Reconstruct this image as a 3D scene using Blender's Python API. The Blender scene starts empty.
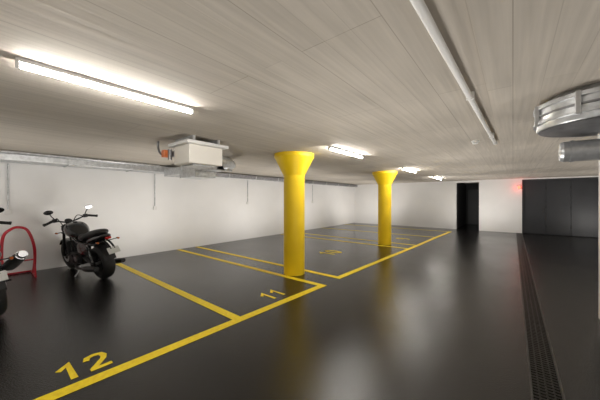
import bpy, bmesh, math, random
from mathutils import Vector, Matrix
random.seed(3)
C = bpy.context.scene.collection
try:
    bpy.context.scene.view_settings.view_transform = 'Standard'
except Exception: pass

# ------------------------------------------------------------ materials
def mat(name, col, rough=0.5, metal=0.0, emis=None, es=0.0, noise=None, bump=None, coat=0.0, spec=None):
    m = bpy.data.materials.new(name); m.use_nodes = True
    nt = m.node_tree; b = nt.nodes['Principled BSDF']
    b.inputs['Base Color'].default_value = (*col, 1)
    b.inputs['Roughness'].default_value = rough
    b.inputs['Metallic'].default_value = metal
    b.inputs['Coat Weight'].default_value = coat
    if spec is not None: b.inputs['Specular IOR Level'].default_value = spec
    if emis:
        b.inputs['Emission Color'].default_value = (*emis, 1)
        b.inputs['Emission Strength'].default_value = es
    tc = nt.nodes.new('ShaderNodeTexCoord')
    if noise:
        sc, amt = noise
        n = nt.nodes.new('ShaderNodeTexNoise'); n.inputs['Scale'].default_value = sc
        n.inputs['Detail'].default_value = 6
        nt.links.new(tc.outputs['Object'], n.inputs['Vector'])
        r = nt.nodes.new('ShaderNodeValToRGB')
        r.color_ramp.elements[0].position = 0.3; r.color_ramp.elements[1].position = 0.7
        r.color_ramp.elements[0].color = (*[c*(1-amt) for c in col], 1)
        r.color_ramp.elements[1].color = (*[min(1, c*(1+amt)) for c in col], 1)
        nt.links.new(n.outputs['Fac'], r.inputs['Fac'])
        nt.links.new(r.outputs['Color'], b.inputs['Base Color'])
    if bump:
        sc, st = bump
        n2 = nt.nodes.new('ShaderNodeTexNoise'); n2.inputs['Scale'].default_value = sc
        n2.inputs['Detail'].default_value = 3
        nt.links.new(tc.outputs['Object'], n2.inputs['Vector'])
        bp = nt.nodes.new('ShaderNodeBump'); bp.inputs['Strength'].default_value = st
        bp.inputs['Distance'].default_value = 0.01
        nt.links.new(n2.outputs['Fac'], bp.inputs['Height'])
        nt.links.new(bp.outputs['Normal'], b.inputs['Normal'])
    return m

M_wall = mat('wall_paint', (0.86, 0.85, 0.84), 0.7, noise=(1.2, 0.03), bump=(60, 0.15))
M_yel = mat('yellow_paint', (0.98, 0.66, 0.010), 0.42, noise=(3, 0.04), bump=(40, 0.08))
M_line = mat('yellow_marking', (0.98, 0.70, 0.015), 0.5, noise=(25, 0.12), bump=(160, 0.25))
M_galv = mat('galvanised_steel', (0.6, 0.61, 0.62), 0.38, 0.75, noise=(14, 0.2))
M_galvd = mat('galvanised_dark', (0.3, 0.3, 0.31), 0.4, 0.7, noise=(14, 0.2))
M_white = mat('white_enamel', (0.8, 0.79, 0.77), 0.45)
M_cream = mat('cream_housing', (0.85, 0.81, 0.74), 0.5)
M_gate = mat('gate_charcoal', (0.026, 0.028, 0.033), 0.45, noise=(2, 0.1))
M_gate2 = mat('gate_seam', (0.014, 0.015, 0.017), 0.6)
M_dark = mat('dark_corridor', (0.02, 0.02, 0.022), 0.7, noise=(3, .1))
M_tube = mat('tube_glow', (1, 1, 1), 0.5, emis=(1.0, 0.97, 0.91), es=130)
M_red = mat('red_lamp', (0.8, 0.02, 0.01), 0.3, emis=(1, 0.06, 0.03), es=9)
M_grate = mat('drain_grate', (0.045, 0.043, 0.04), 0.35, 0.7, noise=(8, .2))
M_edge = mat('drain_edge_steel', (0.12, 0.115, 0.11), 0.4, 0.8, noise=(8, .2))
M_pit = mat('drain_pit', (0.004, 0.004, 0.004), 0.8)
M_blk = mat('black_paint', (0.006, 0.006, 0.007), 0.2, coat=0.4)
M_rub = mat('rubber', (0.010, 0.010, 0.010), 0.65, bump=(80, .2))
M_eng = mat('engine_black', (0.014, 0.014, 0.015), 0.42, 0.4)
M_chr = mat('chrome', (0.6, 0.6, 0.61), 0.15, 1.0)
M_mir = mat('mirror_tinted', (0.12, 0.12, 0.13), 0.08, 1.0)
M_alu = mat('brushed_alu', (0.4, 0.4, 0.41), 0.3, 0.9)
M_seat = mat('seat_leather', (0.010, 0.010, 0.010), 0.55, bump=(90, .1))
M_rlens = mat('red_lens', (0.4, 0.01, 0.01), 0.15)
M_olens = mat('amber_lens', (0.4, 0.1, 0.02), 0.2)
M_glass = mat('lamp_glass', (0.7, 0.72, 0.75), 0.05, 0.3)
M_plate = mat('licence_plate', (0.6, 0.6, 0.58), 0.4)
M_grey = mat('grey_paint', (0.12, 0.13, 0.14), 0.2, coat=.5)
M_redp = mat('red_powdercoat', (0.55, 0.012, 0.03), 0.3)
M_orange = mat('orange_plastic', (0.75, 0.2, 0.06), 0.4)

def nodes(m): return m.node_tree.nodes, m.node_tree.links
# floor : glossy dark coated screed with fine speckle
M_floor = bpy.data.materials.new('floor_coating'); M_floor.use_nodes = True
n, l = nodes(M_floor); b = n['Principled BSDF']
tc = n.new('ShaderNodeTexCoord')
n1 = n.new('ShaderNodeTexNoise'); n1.inputs['Scale'].default_value = 110; n1.inputs['Detail'].default_value = 3
n2 = n.new('ShaderNodeTexNoise'); n2.inputs['Scale'].default_value = 0.7; n2.inputs['Detail'].default_value = 1.5
for q in (n1, n2): l.new(tc.outputs['Object'], q.inputs['Vector'])
r1 = n.new('ShaderNodeValToRGB')
r1.color_ramp.elements[0].position = .42; r1.color_ramp.elements[0].color = (0.003, 0.003, 0.003, 1)
r1.color_ramp.elements[1].position = .7; r1.color_ramp.elements[1].color = (0.028, 0.026, 0.025, 1)
l.new(n1.outputs['Fac'], r1.inputs['Fac']); l.new(r1.outputs['Color'], b.inputs['Base Color'])
r2 = n.new('ShaderNodeMapRange'); r2.inputs['From Min'].default_value = .25; r2.inputs['From Max'].default_value = .75
r2.inputs['To Min'].default_value = .17; r2.inputs['To Max'].default_value = .23
l.new(n2.outputs['Fac'], r2.inputs['Value']); l.new(r2.outputs['Result'], b.inputs['Roughness'])
b.inputs['Specular IOR Level'].default_value = .65
bp = n.new('ShaderNodeBump'); bp.inputs['Strength'].default_value = .5; bp.inputs['Distance'].default_value = .005
n3 = n.new('ShaderNodeTexNoise'); n3.inputs['Scale'].default_value = 80; n3.inputs['Detail'].default_value = 2
l.new(tc.outputs['Object'], n3.inputs['Vector'])
l.new(n3.outputs['Fac'], bp.inputs['Height']); l.new(bp.outputs['Normal'], b.inputs['Normal'])

# ceiling : board-formed concrete (planks run along Y, staggered panel joints)
M_ceil = bpy.data.materials.new('board_formed_concrete'); M_ceil.use_nodes = True
n, l = nodes(M_ceil); b = n['Principled BSDF']; b.inputs['Roughness'].default_value = .85
tc = n.new('ShaderNodeTexCoord')
mp = n.new('ShaderNodeMapping'); mp.inputs['Rotation'].default_value = (0, 0, math.radians(90))
l.new(tc.outputs['Object'], mp.inputs['Vector'])
def brick(bw, rh, ms, c1, c2, mo):
    br = n.new('ShaderNodeTexBrick'); br.inputs['Scale'].default_value = 1.0
    br.inputs['Brick Width'].default_value = bw; br.inputs['Row Height'].default_value = rh
    br.inputs['Mortar Size'].default_value = ms; br.offset = .5; br.inputs['Mortar Smooth'].default_value = .6
    br.inputs['Color1'].default_value = (*c1, 1); br.inputs['Color2'].default_value = (*c2, 1); br.inputs['Mortar'].default_value = (*mo, 1)
    l.new(mp.outputs['Vector'], br.inputs['Vector']); return br
b1 = brick(2.5, .167, .003, (0.54, 0.49, 0.425), (0.505, 0.457, 0.395), (0.44, 0.395, 0.34))
b2 = brick(2.5, .5, .004, (1, 1, 1), (.97, .97, .97), (.78, .77, .76))
m0 = n.new('ShaderNodeVectorMath'); m0.operation = 'MULTIPLY'
l.new(b1.outputs['Color'], m0.inputs[0]); l.new(b2.outputs['Color'], m0.inputs[1])
def noise(scale, mscale, lo, hi, det=8):
    m2 = n.new('ShaderNodeMapping'); m2.inputs['Scale'].default_value = mscale
    l.new(tc.outputs['Object'], m2.inputs['Vector'])
    ns = n.new('ShaderNodeTexNoise'); ns.inputs['Scale'].default_value = scale; ns.inputs['Detail'].default_value = det
    l.new(m2.outputs['Vector'], ns.inputs['Vector'])
    rr = n.new('ShaderNodeMapRange'); rr.inputs['From Min'].default_value = .3; rr.inputs['From Max'].default_value = .7
    rr.inputs['To Min'].default_value = lo; rr.inputs['To Max'].default_value = hi
    l.new(ns.outputs['Fac'], rr.inputs['Value']); return ns, rr
ns, ra = noise(2.2, (14, .5, 1), .90, 1.08)
nb, rb = noise(.8, (1, 1, 1), .9, 1.08)
for r_ in (ra, rb):
    mx = n.new('ShaderNodeVectorMath'); mx.operation = 'SCALE'
    l.new(m0.outputs['Vector'], mx.inputs[0]); l.new(r_.outputs['Result'], mx.inputs['Scale']); m0 = mx
l.new(m0.outputs['Vector'], b.inputs['Base Color'])
bp = n.new('ShaderNodeBump'); bp.inputs['Strength'].default_value = .35; bp.inputs['Distance'].default_value = .01
l.new(ns.outputs['Fac'], bp.inputs['Height']); l.new(bp.outputs['Normal'], b.inputs['Normal'])

# ------------------------------------------------------------ geometry helpers
def empty(name, loc=(0, 0, 0), rot=(0, 0, 0)):
    e = bpy.data.objects.new(name, None); e.location = loc; e.rotation_euler = rot
    e.empty_display_size = .1; C.objects.link(e); return e
def obj(name, bm, m, parent=None, smooth=False):
    me = bpy.data.meshes.new(name)
    bmesh.ops.recalc_face_normals(bm, faces=bm.faces)
    bm.to_mesh(me); bm.free(); me.materials.append(m)
    if smooth:
        for p in me.polygons: p.use_smooth = True
    o = bpy.data.objects.new(name, me); C.objects.link(o)
    if parent: o.parent = parent
    return o
def bevel(o, w=.01, seg=2):
    md = o.modifiers.new('bevel', 'BEVEL'); md.width = w; md.segments = seg; md.limit_method = 'ANGLE'
    return o
def addbox(bm, lo, hi):
    vs = [bm.verts.new((x, y, z)) for x in (lo[0], hi[0]) for y in (lo[1], hi[1]) for z in (lo[2], hi[2])]
    for f in ((0,1,3,2),(4,6,7,5),(0,4,5,1),(2,3,7,6),(0,2,6,4),(1,5,7,3)):
        bm.faces.new([vs[i] for i in f])
def box(name, lo, hi, m, parent=None, bv=0):
    bm = bmesh.new(); addbox(bm, lo, hi); o = obj(name, bm, m, parent)
    if bv: bevel(o, bv)
    return o
def boxes(name, lst, m, parent=None, bv=0):
    bm = bmesh.new()
    for lo, hi in lst: addbox(bm, lo, hi)
    o = obj(name, bm, m, parent)
    if bv: bevel(o, bv)
    return o
def addcyl(bm, p0, p1, r0, r1=None, seg=24):
    p0 = Vector(p0); p1 = Vector(p1); r1 = r0 if r1 is None else r1
    d = p1-p0; q = d.to_track_quat('Z', 'Y').to_matrix().to_4x4()
    bmesh.ops.create_cone(bm, cap_ends=True, segments=seg, radius1=r0, radius2=r1, depth=d.length,
                          matrix=Matrix.Translation((p0+p1)/2) @ q)
def sm(o, ang=40):
    for p in o.data.polygons: p.use_smooth = True
    try:
        o.data.set_sharp_from_angle(angle=math.radians(ang))
    except Exception: pass
    return o
def cyls(name, lst, m, parent=None, seg=24):
    bm = bmesh.new()
    for c in lst: addcyl(bm, *c, seg=seg)
    return sm(obj(name, bm, m, parent))
def lathe(name, prof, m, parent=None, seg=48, mtx=None):
    bm = bmesh.new(); rings = []
    for r, z in prof:
        rings.append([bm.verts.new((r*math.cos(2*math.pi*i/seg), r*math.sin(2*math.pi*i/seg), z)) for i in range(seg)])
    for a, c in zip(rings, rings[1:]):
        for i in range(seg):
            bm.faces.new((a[i], a[(i+1) % seg], c[(i+1) % seg], c[i]))
    if prof[0][0] > 1e-4: bm.faces.new(rings[0])
    if prof[-1][0] > 1e-4: bm.faces.new(rings[-1])
    bmesh.ops.remove_doubles(bm, verts=bm.verts, dist=1e-5)
    if mtx is not None: bm.transform(mtx)
    return sm(obj(name, bm, m, parent), 35)
def spline(pts, n=6):
    P = [Vector(p) for p in pts]; P = [P[0]*2-P[1]]+P+[P[-1]*2-P[-2]]; out = []
    for i in range(1, len(P)-2):
        for k in range(n):
            t = k/n; a, b2, c, d = P[i-1], P[i], P[i+1], P[i+2]
            out.append(.5*((2*b2)+(c-a)*t+(2*a-5*b2+4*c-d)*t*t+(-a+3*b2-3*c+d)*t**3))
    out.append(P[-2]); return out
def addtube(bm, pts, r, seg=10, smooth=True):
    pts = spline(pts) if smooth and len(pts) > 2 else [Vector(p) for p in pts]
    rs = r if isinstance(r, (list, tuple)) else None
    N = len(pts); rings = []; prev = None
    for i, p in enumerate(pts):
        t = (pts[min(i+1, N-1)]-pts[max(i-1, 0)]).normalized()
        if prev is None:
            up = Vector((0, 0, 1)) if abs(t.z) < .9 else Vector((1, 0, 0)); s = t.cross(up).normalized()
        else:
            s = (prev-t*prev.dot(t)).normalized()
        prev = s; u = t.cross(s)
        if rs:
            f = i/(N-1)*(len(rs)-1); k = min(int(f), len(rs)-2); rad = rs[k]*(1-(f-k))+rs[k+1]*(f-k)
        else: rad = r
        rings.append([bm.verts.new(p+rad*(math.cos(2*math.pi*j/seg)*s+math.sin(2*math.pi*j/seg)*u)) for j in range(seg)])
    for a, c in zip(rings, rings[1:]):
        for j in range(seg): bm.faces.new((a[j], a[(j+1) % seg], c[(j+1) % seg], c[j]))
    bm.faces.new(rings[0]); bm.faces.new(rings[-1])
def tubes(name, lst, m, parent=None, seg=10):
    bm = bmesh.new()
    for pts, r in lst: addtube(bm, pts, r, seg)
    return sm(obj(name, bm, m, parent), 50)
def addtorus(bm, c, R, r, a0=0, a1=2*math.pi, segs=48, rs=14, flat=1.0):
    """torus in local XZ plane around Y axis"""
    full = abs(a1-a0-2*math.pi) < 1e-4; N = segs if full else segs+1; rings = []
    for i in range(N):
        a = a0+(a1-a0)*i/segs
        rings.append([bm.verts.new((c[0]+(R+r*math.cos(t))*math.cos(a), c[1]+r*flat*math.sin(t), c[2]+(R+r*math.cos(t))*math.sin(a)))
                      for t in [2*math.pi*j/rs for j in range(rs)]])
    for i in range(N if full else N-1):
        A = rings[i]; B = rings[(i+1) % N]
        for j in range(rs): bm.faces.new((A[j], A[(j+1) % rs], B[(j+1) % rs], B[j]))
def torus(name, args, m, parent=None):
    bm = bmesh.new()
    for a in args: addtorus(bm, **a)
    return sm(obj(name, bm, m, parent), 60)
def loft(name, secs, m, parent=None, seg=20, p=2.4):
    """secs: (x, zc, half_w, half_h) super-ellipse sections along X"""
    bm = bmesh.new(); rings = []
    for x, zc, w, h in secs:
        ring = []
        for j in range(seg):
            t = 2*math.pi*j/seg; c, s = math.cos(t), math.sin(t)
            ring.append(bm.verts.new((x, w*math.copysign(abs(c)**(2/p), c), zc+h*math.copysign(abs(s)**(2/p), s))))
        rings.append(ring)
    for a, c in zip(rings, rings[1:]):
        for j in range(seg): bm.faces.new((a[j], a[(j+1) % seg], c[(j+1) % seg], c[j]))
    bm.faces.new(rings[0]); bm.faces.new(rings[-1])
    o = obj(name, bm, m, parent, True)
    md = o.modifiers.new('sub', 'SUBSURF'); md.levels = 2; md.render_levels = 2
    return o

# ------------------------------------------------------------ room shell
XL, XR, YB, YF, H = -7.75, 4.6, -6.0, 15.0, 2.4
GX = 0.31; DX0, DX1 = -2.19, -1.25
D0, D1 = 0.105, 0.305
boxes('floor', [((XL-.2, YB-.2, -.2), (D0, YF+4, 0)), ((D1, YB-.2, -.2), (XR+.2, YF+4, 0)),
                ((D0, YB-.2, -.2), (D1, YF+4, -.08))], M_floor)
box('ceiling', (XL-.2, YB-.2, H), (XR+.2, YF+4, H+.2), M_ceil)
box('wall_left', (XL-.2, YB, 0), (XL, YF+.2, H), M_wall)
box('wall_right', (XR, YB, 0), (XR+.2, YF+.2, H), M_wall)
box('wall_back', (XL-.2, YB-.2, 0), (XR+.2, YB, H), M_wall)
boxes('wall_far', [((XL, YF, 0), (DX0, YF+.2, H)), ((DX0, YF, 2.3), (DX1, YF+.2, H)),
                   ((DX1, YF, 0), (GX, YF+.2, H)), ((GX, YF, 2.34), (XR, YF+.2, H)),
                   ((4.3, YF, 0), (XR, YF+.2, 2.34))], M_wall)
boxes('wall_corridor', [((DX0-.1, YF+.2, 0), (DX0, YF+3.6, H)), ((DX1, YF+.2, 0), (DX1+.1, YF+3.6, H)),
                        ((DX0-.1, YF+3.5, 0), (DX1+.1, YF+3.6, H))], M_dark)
d2 = empty('door_2', (0, 0, 0))
box('leaf', (DX0+.1, YF+3.44, 0.01), (DX1-.1, YF+3.495, 2.05), M_gate, d2)
cyls('handle', [((DX1-.2, YF+3.44, 1.05), (DX1-.2, YF+3.38, 1.05), .012), ((DX1-.2, YF+3.385, 1.05), (DX1-.32, YF+3.385, 1.05), .01)], M_alu, d2)

# folding gate
g = empty('door_1')
panels = []
x = GX+.03; w = .74
while x+w < 4.3:
    panels.append(((x, YF+.06, .02), (x+w-.008, YF+.11, 2.3)))
    x += w
boxes('panels', panels, M_gate, g, .004)
box('backing', (GX, YF+.115, 0), (4.3, YF+.15, 2.34), M_gate2, g)
boxes('frame', [((GX, YF-.01, 0.0), (GX+.05, YF+.115, 2.34)), ((GX, YF-.01, 2.29), (4.3, YF+.115, 2.34))], M_gate, g)
boxes('hinges', [((GX+.03+w*k-.014, YF+.04, z), (GX+.03+w*k+.006, YF+.06, z+.12)) for k in range(1, 6) for z in (.3, 1.1, 1.9)], M_gate2, g)
cyls('pull_handle', [((GX+.7, YF+.03, .95), (GX+.7, YF+.03, 1.15), .012), ((GX+.7, YF+.03, .96), (GX+.7, YF+.06, .96), .01), ((GX+.7, YF+.03, 1.14), (GX+.7, YF+.06, 1.14), .01)], M_grate, g, 12)

# red warning light
wl = empty('warning_light')
box('housing', (.15, YF-.05, 1.92), (.27, YF-.001, 2.1), M_white, wl, .01)
lathe('lens', [(0, .07), (.035, .06), (.055, .03), (.058, 0)], M_red, wl, 24, Matrix.Translation((.21, YF-.05, 2.01)) @ Matrix.Rotation(math.radians(90), 4, 'X'))
L = bpy.data.lights.new('red_glow', 'POINT'); L.color = (1, .05, .02); L.energy = 1.8; L.shadow_soft_size = .05
lo = bpy.data.objects.new('glow', L); lo.location = (.21, YF-.2, 2.01); C.objects.link(lo); lo.parent = wl

box('ceiling_beam', (-.15, YB, H-.06), (XR, 5.4, H), M_ceil)
box('wall_pier', (.84, 4.45, 0), (1.35, 4.95, H-.06), M_wall)
box('corner_guard', (.81, 4.45, .02), (.839, 4.6, .95), M_rub)

# ------------------------------------------------------------ pillars
for (px, py) in ((-3.44, 4.045), (-3.32, 8.56)):
    e = empty('concrete_pillar', (px, py, 0))
    lathe('shaft', [(.212, 0.0), (.212, 1.93), (.216, 1.97)], M_yel, e)
    lathe('capital', [(.216, 1.97), (.385, 2.31), (.40, 2.33), (.40, H)], M_yel, e)

# ------------------------------------------------------------ markings
def strip(bm, pts, w, z=.003):
    pts = [Vector((p[0], p[1])) for p in pts]; N = len(pts); L, R = [], []
    for i, p in enumerate(pts):
        a = (pts[i]-pts[i-1]).normalized() if i > 0 else None
        b = (pts[i+1]-pts[i]).normalized() if i < N-1 else None
        if a is None: a = b
        if b is None: b = a
        t = (a+b).normalized(); nn = Vector((-t.y, t.x)); k = 1/max(.5, t.dot(a))
        L.append(bm.verts.new((*(p+nn*w/2*k), z))); R.append(bm.verts.new((*(p-nn*w/2*k), z)))
    for i in range(N-1): bm.faces.new((L[i], R[i], R[i+1], L[i+1]))
W = .12
def marking(sts):
    bm = bmesh.new()
    for i, st in enumerate(sts): strip(bm, st, W, .003+.0003*(i % 3))
    obj('parking_line_marking', bm, M_line)
marking([[(-2.95, YB+.3), (-2.72, .2), (-2.56, 3.82)], [(XL+.05, 3.76), (-2.5, 3.76)], [(XL+.3, 2.05), (-2.66, 2.05)], [(XL+.3, -1.7), (-2.8, -1.7)]])
marking([[(XL+.05, 4.335), (-2.53, 4.335)], [(-2.58, 4.275), (-2.42, 8.24)], [(XL+.05, 8.18), (-2.4, 8.18)]])
marking([[(-2.42, 8.24), (-2.393, 8.89)]])
marking([[(XL+.05, 8.95), (-2.4, 8.95)], [(-2.393, 8.89), (-2.33, 11.3), (-2.22, 13.7)], [(XL+.05, 11.3), (-2.33, 11.3)], [(XL+.05, 13.65), (-2.2, 13.65)]])
DG = {
 '1': [[(.02, .25), (.11, .34), (.11, 0)]],
 '2': [[(.01, .25), (.03, .32), (.09, .34), (.15, .32), (.17, .26), (.15, .19), (.02, .03)], [(.0, .025), (.19, .025)]],
 '0': [[(.10, .35), (.04, .31), (.02, .22), (.02, .13), (.04, .04), (.10, 0), (.16, .04), (.18, .13), (.18, .22), (.16, .31), (.10, .35)]],
 '9': [[(.17, .24), (.14, .17), (.09, .155), (.03, .18), (.015, .25), (.04, .32), (.10, .345), (.16, .32), (.18, .24), (.17, .12), (.12, .02), (.04, 0)]],
}
def number(txt, ox, oy, s=1.0, w=.058):
    bm = bmesh.new(); adv = 0
    for ch in txt:
        for k, st in enumerate(DG[ch]):
            strip(bm, [(ox-py*s, oy+(px+adv)*s) for px, py in st], w*s, .003+.0005*k)
        adv += .27 if ch != '1' else .24
    obj('bay_number_marking', bm, M_line)
number('12', -2.84, .42, .84); number('11', -2.78, 2.74, .85); number('10', -3.75, 5.95, 1.3, .07); number('9', -3.0, 10.0, 1.3, .07)

# ------------------------------------------------------------ floor drain
dr = empty('floor_drain')
y0, y1 = -3, 14.9
boxes('frame', [((D0, y0, -.06), (D0+.014, y1, .004)), ((D1-.014, y0, -.06), (D1, y1, .004))], M_edge, dr)
box('channel_bottom', (D0+.014, y0, -.079), (D1-.014, y1, -.07), M_pit, dr)
bars = []
yy = y0
while yy < y1:
    bars.append(((D0+.016, yy, -.02), (D1-.016, yy+.02, -.001))); yy += .042
bars += [((D0+.05+.045*k, y0, -.022), (D0+.06+.045*k, y1, -.003)) for k in range(3)]
boxes('grate', bars, M_grate, dr)

# ------------------------------------------------------------ lights
for (lx, ly, ln) in ((-2.45, .17, 1.15), (-2.42, 3.78, 1.22), (-2.42, 7.6, 1.22), (-2.42, 11.4, 1.22), (-2.42, -3.6, 1.22), (3.0, 1.5, 1.22), (3.0, 9.0, 1.22)):  # last three fittings are out of view, added for extra light
    hz = H if lx < 0 or ly > 5.4 else H-.06
    e = empty('fluorescent_light', (lx, ly+ln/2, hz))
    box('batten', (-.03, -ln/2-.01, -.03), (.03, ln/2+.01, -.0005), M_white, e, .006)
    bm = bmesh.new(); addtube(bm, [(0, -ln/2, -.046), (0, ln/2, -.046)], .016, 14, False)
    sm(obj('tube', bm, M_tube, e))
    boxes('end_caps', [((-.02, -ln/2-.02, -.065), (.02, -ln/2, -.001)), ((-.02, ln/2, -.065), (.02, ln/2+.02, -.001))], M_white, e, .005)
# unseen fill spots added near the floor to brighten ceiling and walls
for lx, en, ry in ((-5.6, 95, -36), (-1.2, 92, 0), (2.6, 68, 0)):
    for ly in (-3.5, -.6, 2.6, 6.2, 9.8, 13.0):
        S = bpy.data.lights.new('added_fill_spot', 'SPOT'); S.energy = en*(.72 if ly < 0 else 1.1); S.spot_size = math.radians(178); S.spot_blend = .8
        S.shadow_soft_size = .35; S.color = (1, .96, .905)
        so = bpy.data.objects.new('added_fill_spot', S); so.location = (lx, ly, .4)
        rx = 35 if ly > 12 else 0      # last row leans to the far wall
        d = Vector((math.sin(math.radians(ry)), math.sin(math.radians(rx)), 1)).normalized()
        so.rotation_euler = (-d).to_track_quat('Z', 'Y').to_euler(); C.objects.link(so)

# ------------------------------------------------------------ ceiling pipe + detector
e = empty('ceiling_pipe')
zc = H-.04
cyls('pipe', [((-.43, -2.5, zc), (-.215, 4.95, zc), .022), ((-.215, 4.95, zc), (-.212, 5.03, zc), .028)], M_white, e)
boxes('clips', [((-.355+.0295*y-.03, y, H-.065), (-.355+.0295*y+.03, y+.02, H-.0005)) for y in (-1.5, 2.6, 4.4)], M_white, e, .004)
e = empty('smoke_detector', (-.45, 4.84, H))
lathe('base', [(.055, -.0005), (.055, -.018), (.04, -.03), (.035, -.05), (.0, -.055)], M_white, e, 24)

# ------------------------------------------------------------ left ventilation ducts
e = empty('ventilation_duct')
dx0, dx1 = XL+.02, XL+.5
box('main_run', (dx0, -5.5, 2.22), (dx1, 3.6, 2.375), M_galv, e, .006)
boxes('flanges', [((dx0-.01, y, 2.2), (dx1+.025, y+.03, 2.395)) for y in [-4.8+1.2*k for k in range(8)]], M_galv, e, .003)
cyls('top_pipe', [((dx1+.06, -5.5, 2.365), (dx1+.06, 3.0, 2.365), .03)], M_galv, e, 16)
box('branch', (dx1, 3.15, 2.12), (-4.78, 3.5, 2.3), M_galv, e, .006)
boxes('branch_flanges', [((x, 3.13, 2.1), (x+.03, 3.52, 2.32)) for x in (-7.2, -6.3, -5.4, -4.81)], M_galv, e, .003)
box('damper_box', (-6.0, 2.95, 1.98), (-5.3, 3.45, 2.12), M_galv, e, .01)
box('secondary_run', (XL+.02, 3.75, 2.25), (XL+.25, 14.9, 2.36), M_galvd, e, .004)
boxes('secondary_flanges', [((XL+.015, y, 2.235), (XL+.27, y+.03, 2.38)) for y in [4.2+1.2*k for k in range(9)]], M_galv, e, .003)
e = empty('cable_conduit')
tubes('runs', [([(XL+.02, y, 2.2), (XL+.02, y, z)], .014) for y, z in ((.38, 1.3), (3.11, 1.3), (6.4, 1.4), (10.5, 1.4))], M_galv, e)
boxes('sockets', [((XL+.0005, y-.045, z-.1), (XL+.05, y+.045, z)) for y, z in ((.38, 1.3), (3.11, 1.3), (6.4, 1.4), (10.5, 1.4))], M_white, e, .006)

# white air handling box
e = empty('extractor_fan_unit')
box('body', (-3.95, 1.86, 2.01), (-3.5, 2.4, 2.28), M_cream, e, .012)
box('top_plate', (-4.02, 1.8, 2.28), (-3.44, 2.47, 2.325), M_white, e, .006)
boxes('brackets', [((-3.98, y, 2.325), (-3.48, y+.04, H-.0005)) for y in (1.9, 2.3)], M_galv, e)
cyls('valve', [((-3.96, 1.97, 2.2), (-4.15, 1.93, 2.2), .045), ((-4.08, 1.86, 2.1), (-4.08, 1.86, 2.26), .03)], M_galvd, e)
box('valve_box', (-4.2, 1.78, 2.14), (-4.1, 1.88, 2.25), M_orange, e, .01)
tubes('valve_pipe', [([(-4.1, 1.86, 2.18), (-4.25, 1.8, 2.2), (-4.3, 1.78, 2.3), (-4.3, 1.78, 2.399)], .016)], M_galvd, e)
box('bottom_cover', (-3.9, 1.95, 1.985), (-3.56, 2.3, 2.01), M_galv, e, .006)
tubes('flexible_link', [([(-4.72, 3.32, 2.2), (-4.5, 3.3, 2.2), (-4.1, 2.9, 2.18), (-3.85, 2.41, 2.17)], .085)], M_galv, e, 20)

# ------------------------------------------------------------ round duct right
e = empty('round_duct_fan', (.57, 3.15, 0))
lathe('drum', [(.30, 2.08), (.40, 2.085), (.41, 2.10), (.41, 2.25), (.43, 2.255), (.43, 2.285), (.41, 2.29), (.38, 2.31), (.34, 2.34)], M_galv, e, 64)
lathe('lower_ring', [(.41, 2.13), (.43, 2.132), (.43, 2.155), (.41, 2.157)], M_galv, e, 64)
lathe('rib_ring', [(.41, 2.19), (.42, 2.195), (.42, 2.205), (.41, 2.21)], M_galvd, e, 64)
lathe('inlet_cone', [(.39, 2.08), (.3, 2.06), (.12, 2.03), (.0, 2.03)], M_galvd, e, 48)
cyls('elbow_pipe', [((-.24, 0, 1.9), (1.5, 0, 1.9), .085), ((-.26, 0, 1.9), (-.24, 0, 1.9), .075, .085), ((.05, 0, 1.9), (.05, 0, 2.04), .09)], M_galv, e, 32)
cyls('pipe_collars', [((x, 0, 1.9), (x+.025, 0, 1.9), .091) for x in (-.2, .3, .8, 1.3)], M_galv, e, 32)
boxes('clamps', [((math.cos(a)*.43-.015, math.sin(a)*.43-.015, 2.12), (math.cos(a)*.43+.015, math.sin(a)*.43+.015, 2.29)) for a in [k*math.pi/4+.3 for k in range(8)]], M_galv, e, .004)

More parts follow.
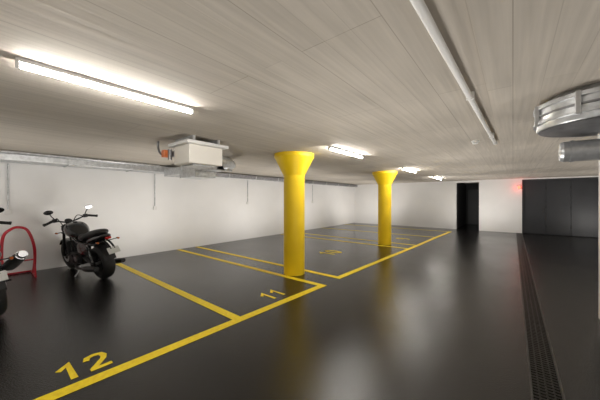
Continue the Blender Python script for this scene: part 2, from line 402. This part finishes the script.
# ------------------------------------------------------------ motorcycle
def motorcycle(loc, heading, lean, paint, highpipe=False, steer=0.0):
    root = empty('motorcycle', loc, (0, 0, 0))
    root.rotation_mode = 'XYZ'
    root.matrix_world = Matrix.Translation(loc) @ Matrix.Rotation(heading, 4, 'Z') @ Matrix.Rotation(lean, 4, 'X')
    P = root; WB = 1.42; R = .32
    for nm, x, tw in (('rear', 0, .1), ('front', WB, .068)):
        torus(nm+'_tyre', [dict(c=(x, 0, R), R=R-.07, r=.07, flat=tw/.07)], M_rub, P)
        torus(nm+'_rim', [dict(c=(x, 0, R), R=.195, r=.018, flat=2.2), dict(c=(x, .0, R), R=.06, r=.02, flat=2.5)], M_eng, P)
        cyls(nm+'_spokes', [((x+.04*math.cos(a), s*.02, R+.04*math.sin(a)), (x+.19*math.cos(a+s*.12), s*.015, R+.19*math.sin(a+s*.12)), .013, .009)
              for a in [k*2*math.pi/7 for k in range(7)] for s in (-1, 1)], M_eng, P, 8)
        cyls(nm+'_hub', [((x, -.11, R), (x, .11, R), .03)], M_alu, P)
        for s in ((-1, 1) if nm == 'front' else (-1,)):
            torus(nm+'_brake_disc', [dict(c=(x, s*.075, R), R=.115, r=.03, flat=.1)], M_alu, P)
            box(nm+'_caliper', (x-.13, s*.075-.025, R+.04), (x-.05, s*.075+.025, R+.14), M_eng, P, .01)
    tubes('swingarm', [([(0, s*.125, R), (.25, s*.13, .36), (.5, s*.1, .4)], .024) for s in (-1, 1)], M_eng, P)
    tubes('frame', [([(.5, s*.12, .3), (.72, s*.14, .22), (.98, s*.12, .26), (1.08, s*.06, .6), (1.13, s*.02, .86)], .017) for s in (-1, 1)] +
                   [([(1.12, s*.03, .84), (.8, s*.1, .74), (.5, s*.12, .68), (.1, s*.1, .68), (-.12, s*.06, .7)], .016) for s in (-1, 1)] +
                   [([(.5, s*.12, .3), (.46, s*.12, .5), (.48, s*.12, .69)], .016) for s in (-1, 1)], M_blk, P)
    for s in (-1, 1):
        bm = bmesh.new(); a = Vector((.03, s*.14, .36)); b_ = Vector((.17, s*.13, .67)); pts = []
        for k in range(73):
            t = k/72; an = t*9*2*math.pi; c = a.lerp(b_, .12+.7*t)
            pts.append(c+Vector((math.cos(an)*.028, math.sin(an)*.028, 0)))
        addtube(bm, pts, .0055, 6, False); sm(obj('shock_spring', bm, M_eng, P))
        cyls('shock_body', [(a, b_, .014)], M_alu, P, 12)
    cyls('fork', [((WB-.0, s*.1, R), (1.30, s*.1, .62), .03, .028) for s in (-1, 1)] , M_eng, P)
    cyls('fork_stanchion', [((1.30, s*.1, .62), (1.135, s*.1, .985), .024) for s in (-1, 1)], M_eng, P)
    boxes('triple_clamp', [((1.12, -.135, .955), (1.19, .135, .985)), ((1.165, -.135, .82), (1.235, .135, .85))], M_eng, P, .008)
    torus('front_fender', [dict(c=(WB, 0, R), R=.345, r=.012, a0=math.radians(35), a1=math.radians(160), segs=24, flat=5.5)], paint, P)
    mt = Matrix.Translation((1.27, 0, .9)) @ Matrix.Rotation(math.radians(90), 4, 'Y')
    lathe('headlight_shell', [(0, -.11), (.05, -.1), (.085, -.05), (.095, 0), (.098, .02)], M_blk, P, 32, mt)
    lathe('headlight_ring', [(.098, .018), (.104, .02), (.104, .04), (.09, .045)], M_chr, P, 32, mt)
    lathe('headlight_glass', [(.09, .04), (.06, .052), (0, .058)], M_glass, P, 32, mt)
    mg = Matrix.Translation((1.18, 0, 1.06)) @ Matrix.Rotation(math.radians(-35), 4, 'Y')
    lathe('gauge', [(0, -.04), (.05, -.035), (.06, 0), (.06, .015), (.05, .016), (.0, .014)], M_eng, P, 24, mg)
    tubes('handlebar', [([(.98, -.40, 1.09), (1.03, -.28, 1.13), (1.10, -.12, 1.07), (1.14, 0, 1.04), (1.10, .12, 1.07), (1.03, .28, 1.13), (.98, .40, 1.09)], .0145)], M_eng, P)
    cyls('grips', [((1.015, s*.29, 1.122), (.97, s*.42, 1.085), .023) for s in (-1, 1)] + [((.975, s*.415, 1.088), (.968, s*.44, 1.08), .026) for s in (-1, 1)], M_rub, P, 14)
    tubes('levers', [([(1.04, s*.25, 1.11), (1.09, s*.31, 1.11), (1.05, s*.42, 1.08)], .008) for s in (-1, 1)], M_eng, P)
    boxes('switchgear', [((1.0, s*.25-.035, 1.09), (1.07, s*.25+.035, 1.16)) for s in (-1, 1)], M_eng, P, .01)
    tubes('mirror_stems', [([(1.04, s*.24, 1.14), (1.05, s*.28, 1.21), (1.02, s*.31, 1.27)], .009) for s in (-1, 1)], M_eng, P)
    for s in (-1, 1):
        mm = Matrix.Translation((1.02, s*.325, 1.30)) @ Matrix.Rotation(math.radians(-97+s*4), 4, 'Y') @ Matrix.Diagonal((.75, 1.25, 1, 1))
        lathe('mirror', [(0, -.035), (.04, -.028), (.058, 0), (.058, .008), (.0, .009)], M_blk, P, 24, mm)
        mm2 = mm @ Matrix.Translation((0, 0, .0095))
        lathe('mirror_glass', [(.046, 0), (.0, .001)], M_mir, P, 24, mm2)
    tubes('cables', [([(1.05, s*.22, 1.12), (1.2, s*.16, 1.14), (1.24, s*.07, .95), (1.12, s*.05, .8)], .008) for s in (-1, 1)], M_rub, P, 6)
    loft('tank', [(1.12, .87, .05, .05), (1.07, .89, .13, .12), (.95, .91, .19, .155), (.8, .895, .195, .155), (.65, .85, .14, .12), (.55, .8, .09, .07), (.53, .79, .04, .03)], paint, P)
    cyls('tank_cap', [((.86, 0, 1.03), (.855, 0, 1.06), .035)], M_eng, P)
    loft('seat', [(.62, .80, .05, .03), (.58, .79, .1, .05), (.42, .775, .16, .065), (.25, .79, .175, .07), (.18, .84, .17, .08), (.0, .875, .155, .075), (-.2, .91, .125, .06), (-.27, .92, .06, .025)], M_seat, P)
    loft('tail_cowl', [(.25, .70, .13, .07), (.05, .76, .155, .085), (-.15, .81, .13, .075), (-.34, .85, .09, .045), (-.4, .86, .03, .015)], paint, P)
    for s in (-1, 1):
        o = loft('side_panel', [(.1, .58, .012, .06), (.25, .57, .03, .13), (.45, .56, .03, .14), (.58, .57, .012, .08)], paint, P)
        o.location = (0, s*.14, 0)
    torus('rear_fender', [dict(c=(0, 0, R), R=.36, r=.012, a0=math.radians(60), a1=math.radians(165), segs=24, flat=8)], M_eng, P)
    tubes('plate_bracket', [([(-.24, s*.03, .78), (-.4, s*.03, .72), (-.5, s*.03, .63)], .016) for s in (-1, 1)], M_eng, P)
    bm = bmesh.new(); addbox(bm, (-.005, -.09, -.06), (.005, .09, .06)); bm.transform(Matrix.Translation((-.52, 0, .61)) @ Matrix.Rotation(math.radians(35), 4, 'Y'))
    obj('licence_plate', bm, M_plate, P)
    bevel(box('tail_light', (-.42, -.045, .80), (-.37, .045, .84), M_rlens, P), .012)
    cyls('indicator_stalks', [((-.34, 0, .77), (-.36, s*.15, .77), .008) for s in (-1, 1)] + [((1.24, 0, .84), (1.26, s*.19, .84), .008) for s in (-1, 1)], M_eng, P, 8)
    cyls('indicators', [((-.39, s*.165, .77), (-.33, s*.165, .77), .018, .014) for s in (-1, 1)] + [((1.29, s*.2, .84), (1.23, s*.2, .84), .018, .014) for s in (-1, 1)], M_olens, P, 16)
    box('crankcase', (.5, -.15, .24), (.98, .15, .47), M_eng, P, .04)
    cyls('clutch_covers', [((.62, -.19, .37), (.62, .19, .37), .1), ((.86, -.175, .34), (.86, .175, .34), .085)], M_eng, P, 32)
    cyls('cover_trim', [((.62, -.195, .37), (.62, .195, .37), .05)], M_alu, P, 32)
    lst = []
    for k in range(9):
        for base, dr_ in ((Vector((.86, 0, .45)), Vector((.35, 0, .94))), (Vector((.66, 0, .45)), Vector((-.3, 0, .95)))):
            a = base+dr_*(.025*k); lst.append((a, a+dr_*.011, .098))
    cyls('cylinder_fins', lst, M_eng, P, 24)
    cyls('cylinders', [((.86, 0, .43), (.95, 0, .68), .08), ((.66, 0, .43), (.58, 0, .68), .08)], M_eng, P, 24)
    cyls('air_filter', [((.76, -.19, .6), (.76, -.1, .6), .075)], M_eng, P, 28)
    box('radiator', (1.06, -.14, .36), (1.1, .14, .66), M_rub, P, .006)
    if highpipe:
        tubes('exhaust_pipe', [([(.98, -.06, .62), (1.06, -.14, .5), (.9, -.2, .4), (.5, -.19, .45), (.2, -.19, .55)], .024)], M_chr, P, 14)
        tubes('muffler', [([(.22, -.2, .54), (-.05, -.23, .65), (-.36, -.26, .78)], [.035, .068, .07, .068, .058])], M_alu, P, 20)
        cyls('muffler_tip', [((-.355, -.26, .778), (-.40, -.263, .797), .052, .042)], M_alu, P, 20)
    else:
        tubes('exhaust_pipe', [([(.98, -.06, .62), (1.08, -.12, .45), (.95, -.18, .24), (.6, -.2, .2), (.3, -.2, .22)], .022), ([(.56, -.06, .6), (.5, -.16, .5), (.52, -.2, .32), (.4, -.2, .24)], .022)], M_eng, P, 14)
        tubes('muffler', [([(.32, -.2, .22), (.0, -.21, .26), (-.3, -.22, .31)], [.03, .05, .052, .05, .04]) ], M_eng, P, 20)
        tubes('muffler_left', [([(.32, .2, .22), (.0, .21, .26), (-.3, .22, .31)], [.03, .05, .052, .05, .04]), ([(.9, .12, .3), (.6, .19, .2), (.32, .2, .22)], .022)], M_eng, P, 20)
    cyls('foot_pegs', [((.55, s*.15, .3), (.53, s*.28, .3), .013) for s in (-1, 1)], M_rub, P, 10)
    tubes('side_stand', [([(.6, .14, .22), (.57, .20, .12), (.55, .27, .27*math.tan(abs(lean))+.012)], .011)], M_alu, P, 8)
    return root
hd = math.atan2(-.2, -1.28)
ln = -math.radians(9)   # lean to the bike's left
motorcycle((-6.0, 1.53, 0), hd, ln, M_blk)
motorcycle((-5.1, .13, 0), math.radians(187), -math.radians(6), M_grey, True)

# ------------------------------------------------------------ red wheel stand
e = empty('motorcycle_stand', (-7.4, .5, 0))
tubes('hoop', [([(0, -.2, .02), (-.0, -.22, .4), (-.03, -.2, .78), (-.05, -.1, .92), (-.05, .0, .95), (-.02, .12, .88), (.05, .2, .6), (.0, .22, .3), (0, .2, .02)], .024)], M_redp, e)
tubes('base', [([(-.3, .2, .02), (.35, .2, .02)], .018), ([(-.3, -.2, .02), (.35, -.2, .02)], .018), ([(-.3, -.2, .02), (-.3, .2, .02)], .018), ([(0, -.21, .3), (0, .21, .3)], .015)], M_redp, e)
tubes('brace', [([(.33, s*.2, .02), (.0, s*.21, .42)], .014) for s in (-1, 1)], M_redp, e)
cyls('rollers', [((-.3, s*.22, .03), (-.3, s*.26, .03), .03) for s in (-1, 1)], M_rub, e, 16)

# ------------------------------------------------------------ world, camera
w = bpy.data.worlds.new('World'); bpy.context.scene.world = w; w.use_nodes = True
w.node_tree.nodes['Background'].inputs[0].default_value = (.05, .05, .05, 1)
cam = bpy.data.cameras.new('camera'); cam.sensor_width = 36; cam.lens = 15.72; cam.shift_y = -1/600
co = bpy.data.objects.new('camera', cam); C.objects.link(co)
co.location = (0, 0, 1.5); co.rotation_euler = (math.radians(90), 0, math.radians(39.1))
cam.clip_start = .02
bpy.context.scene.camera = co
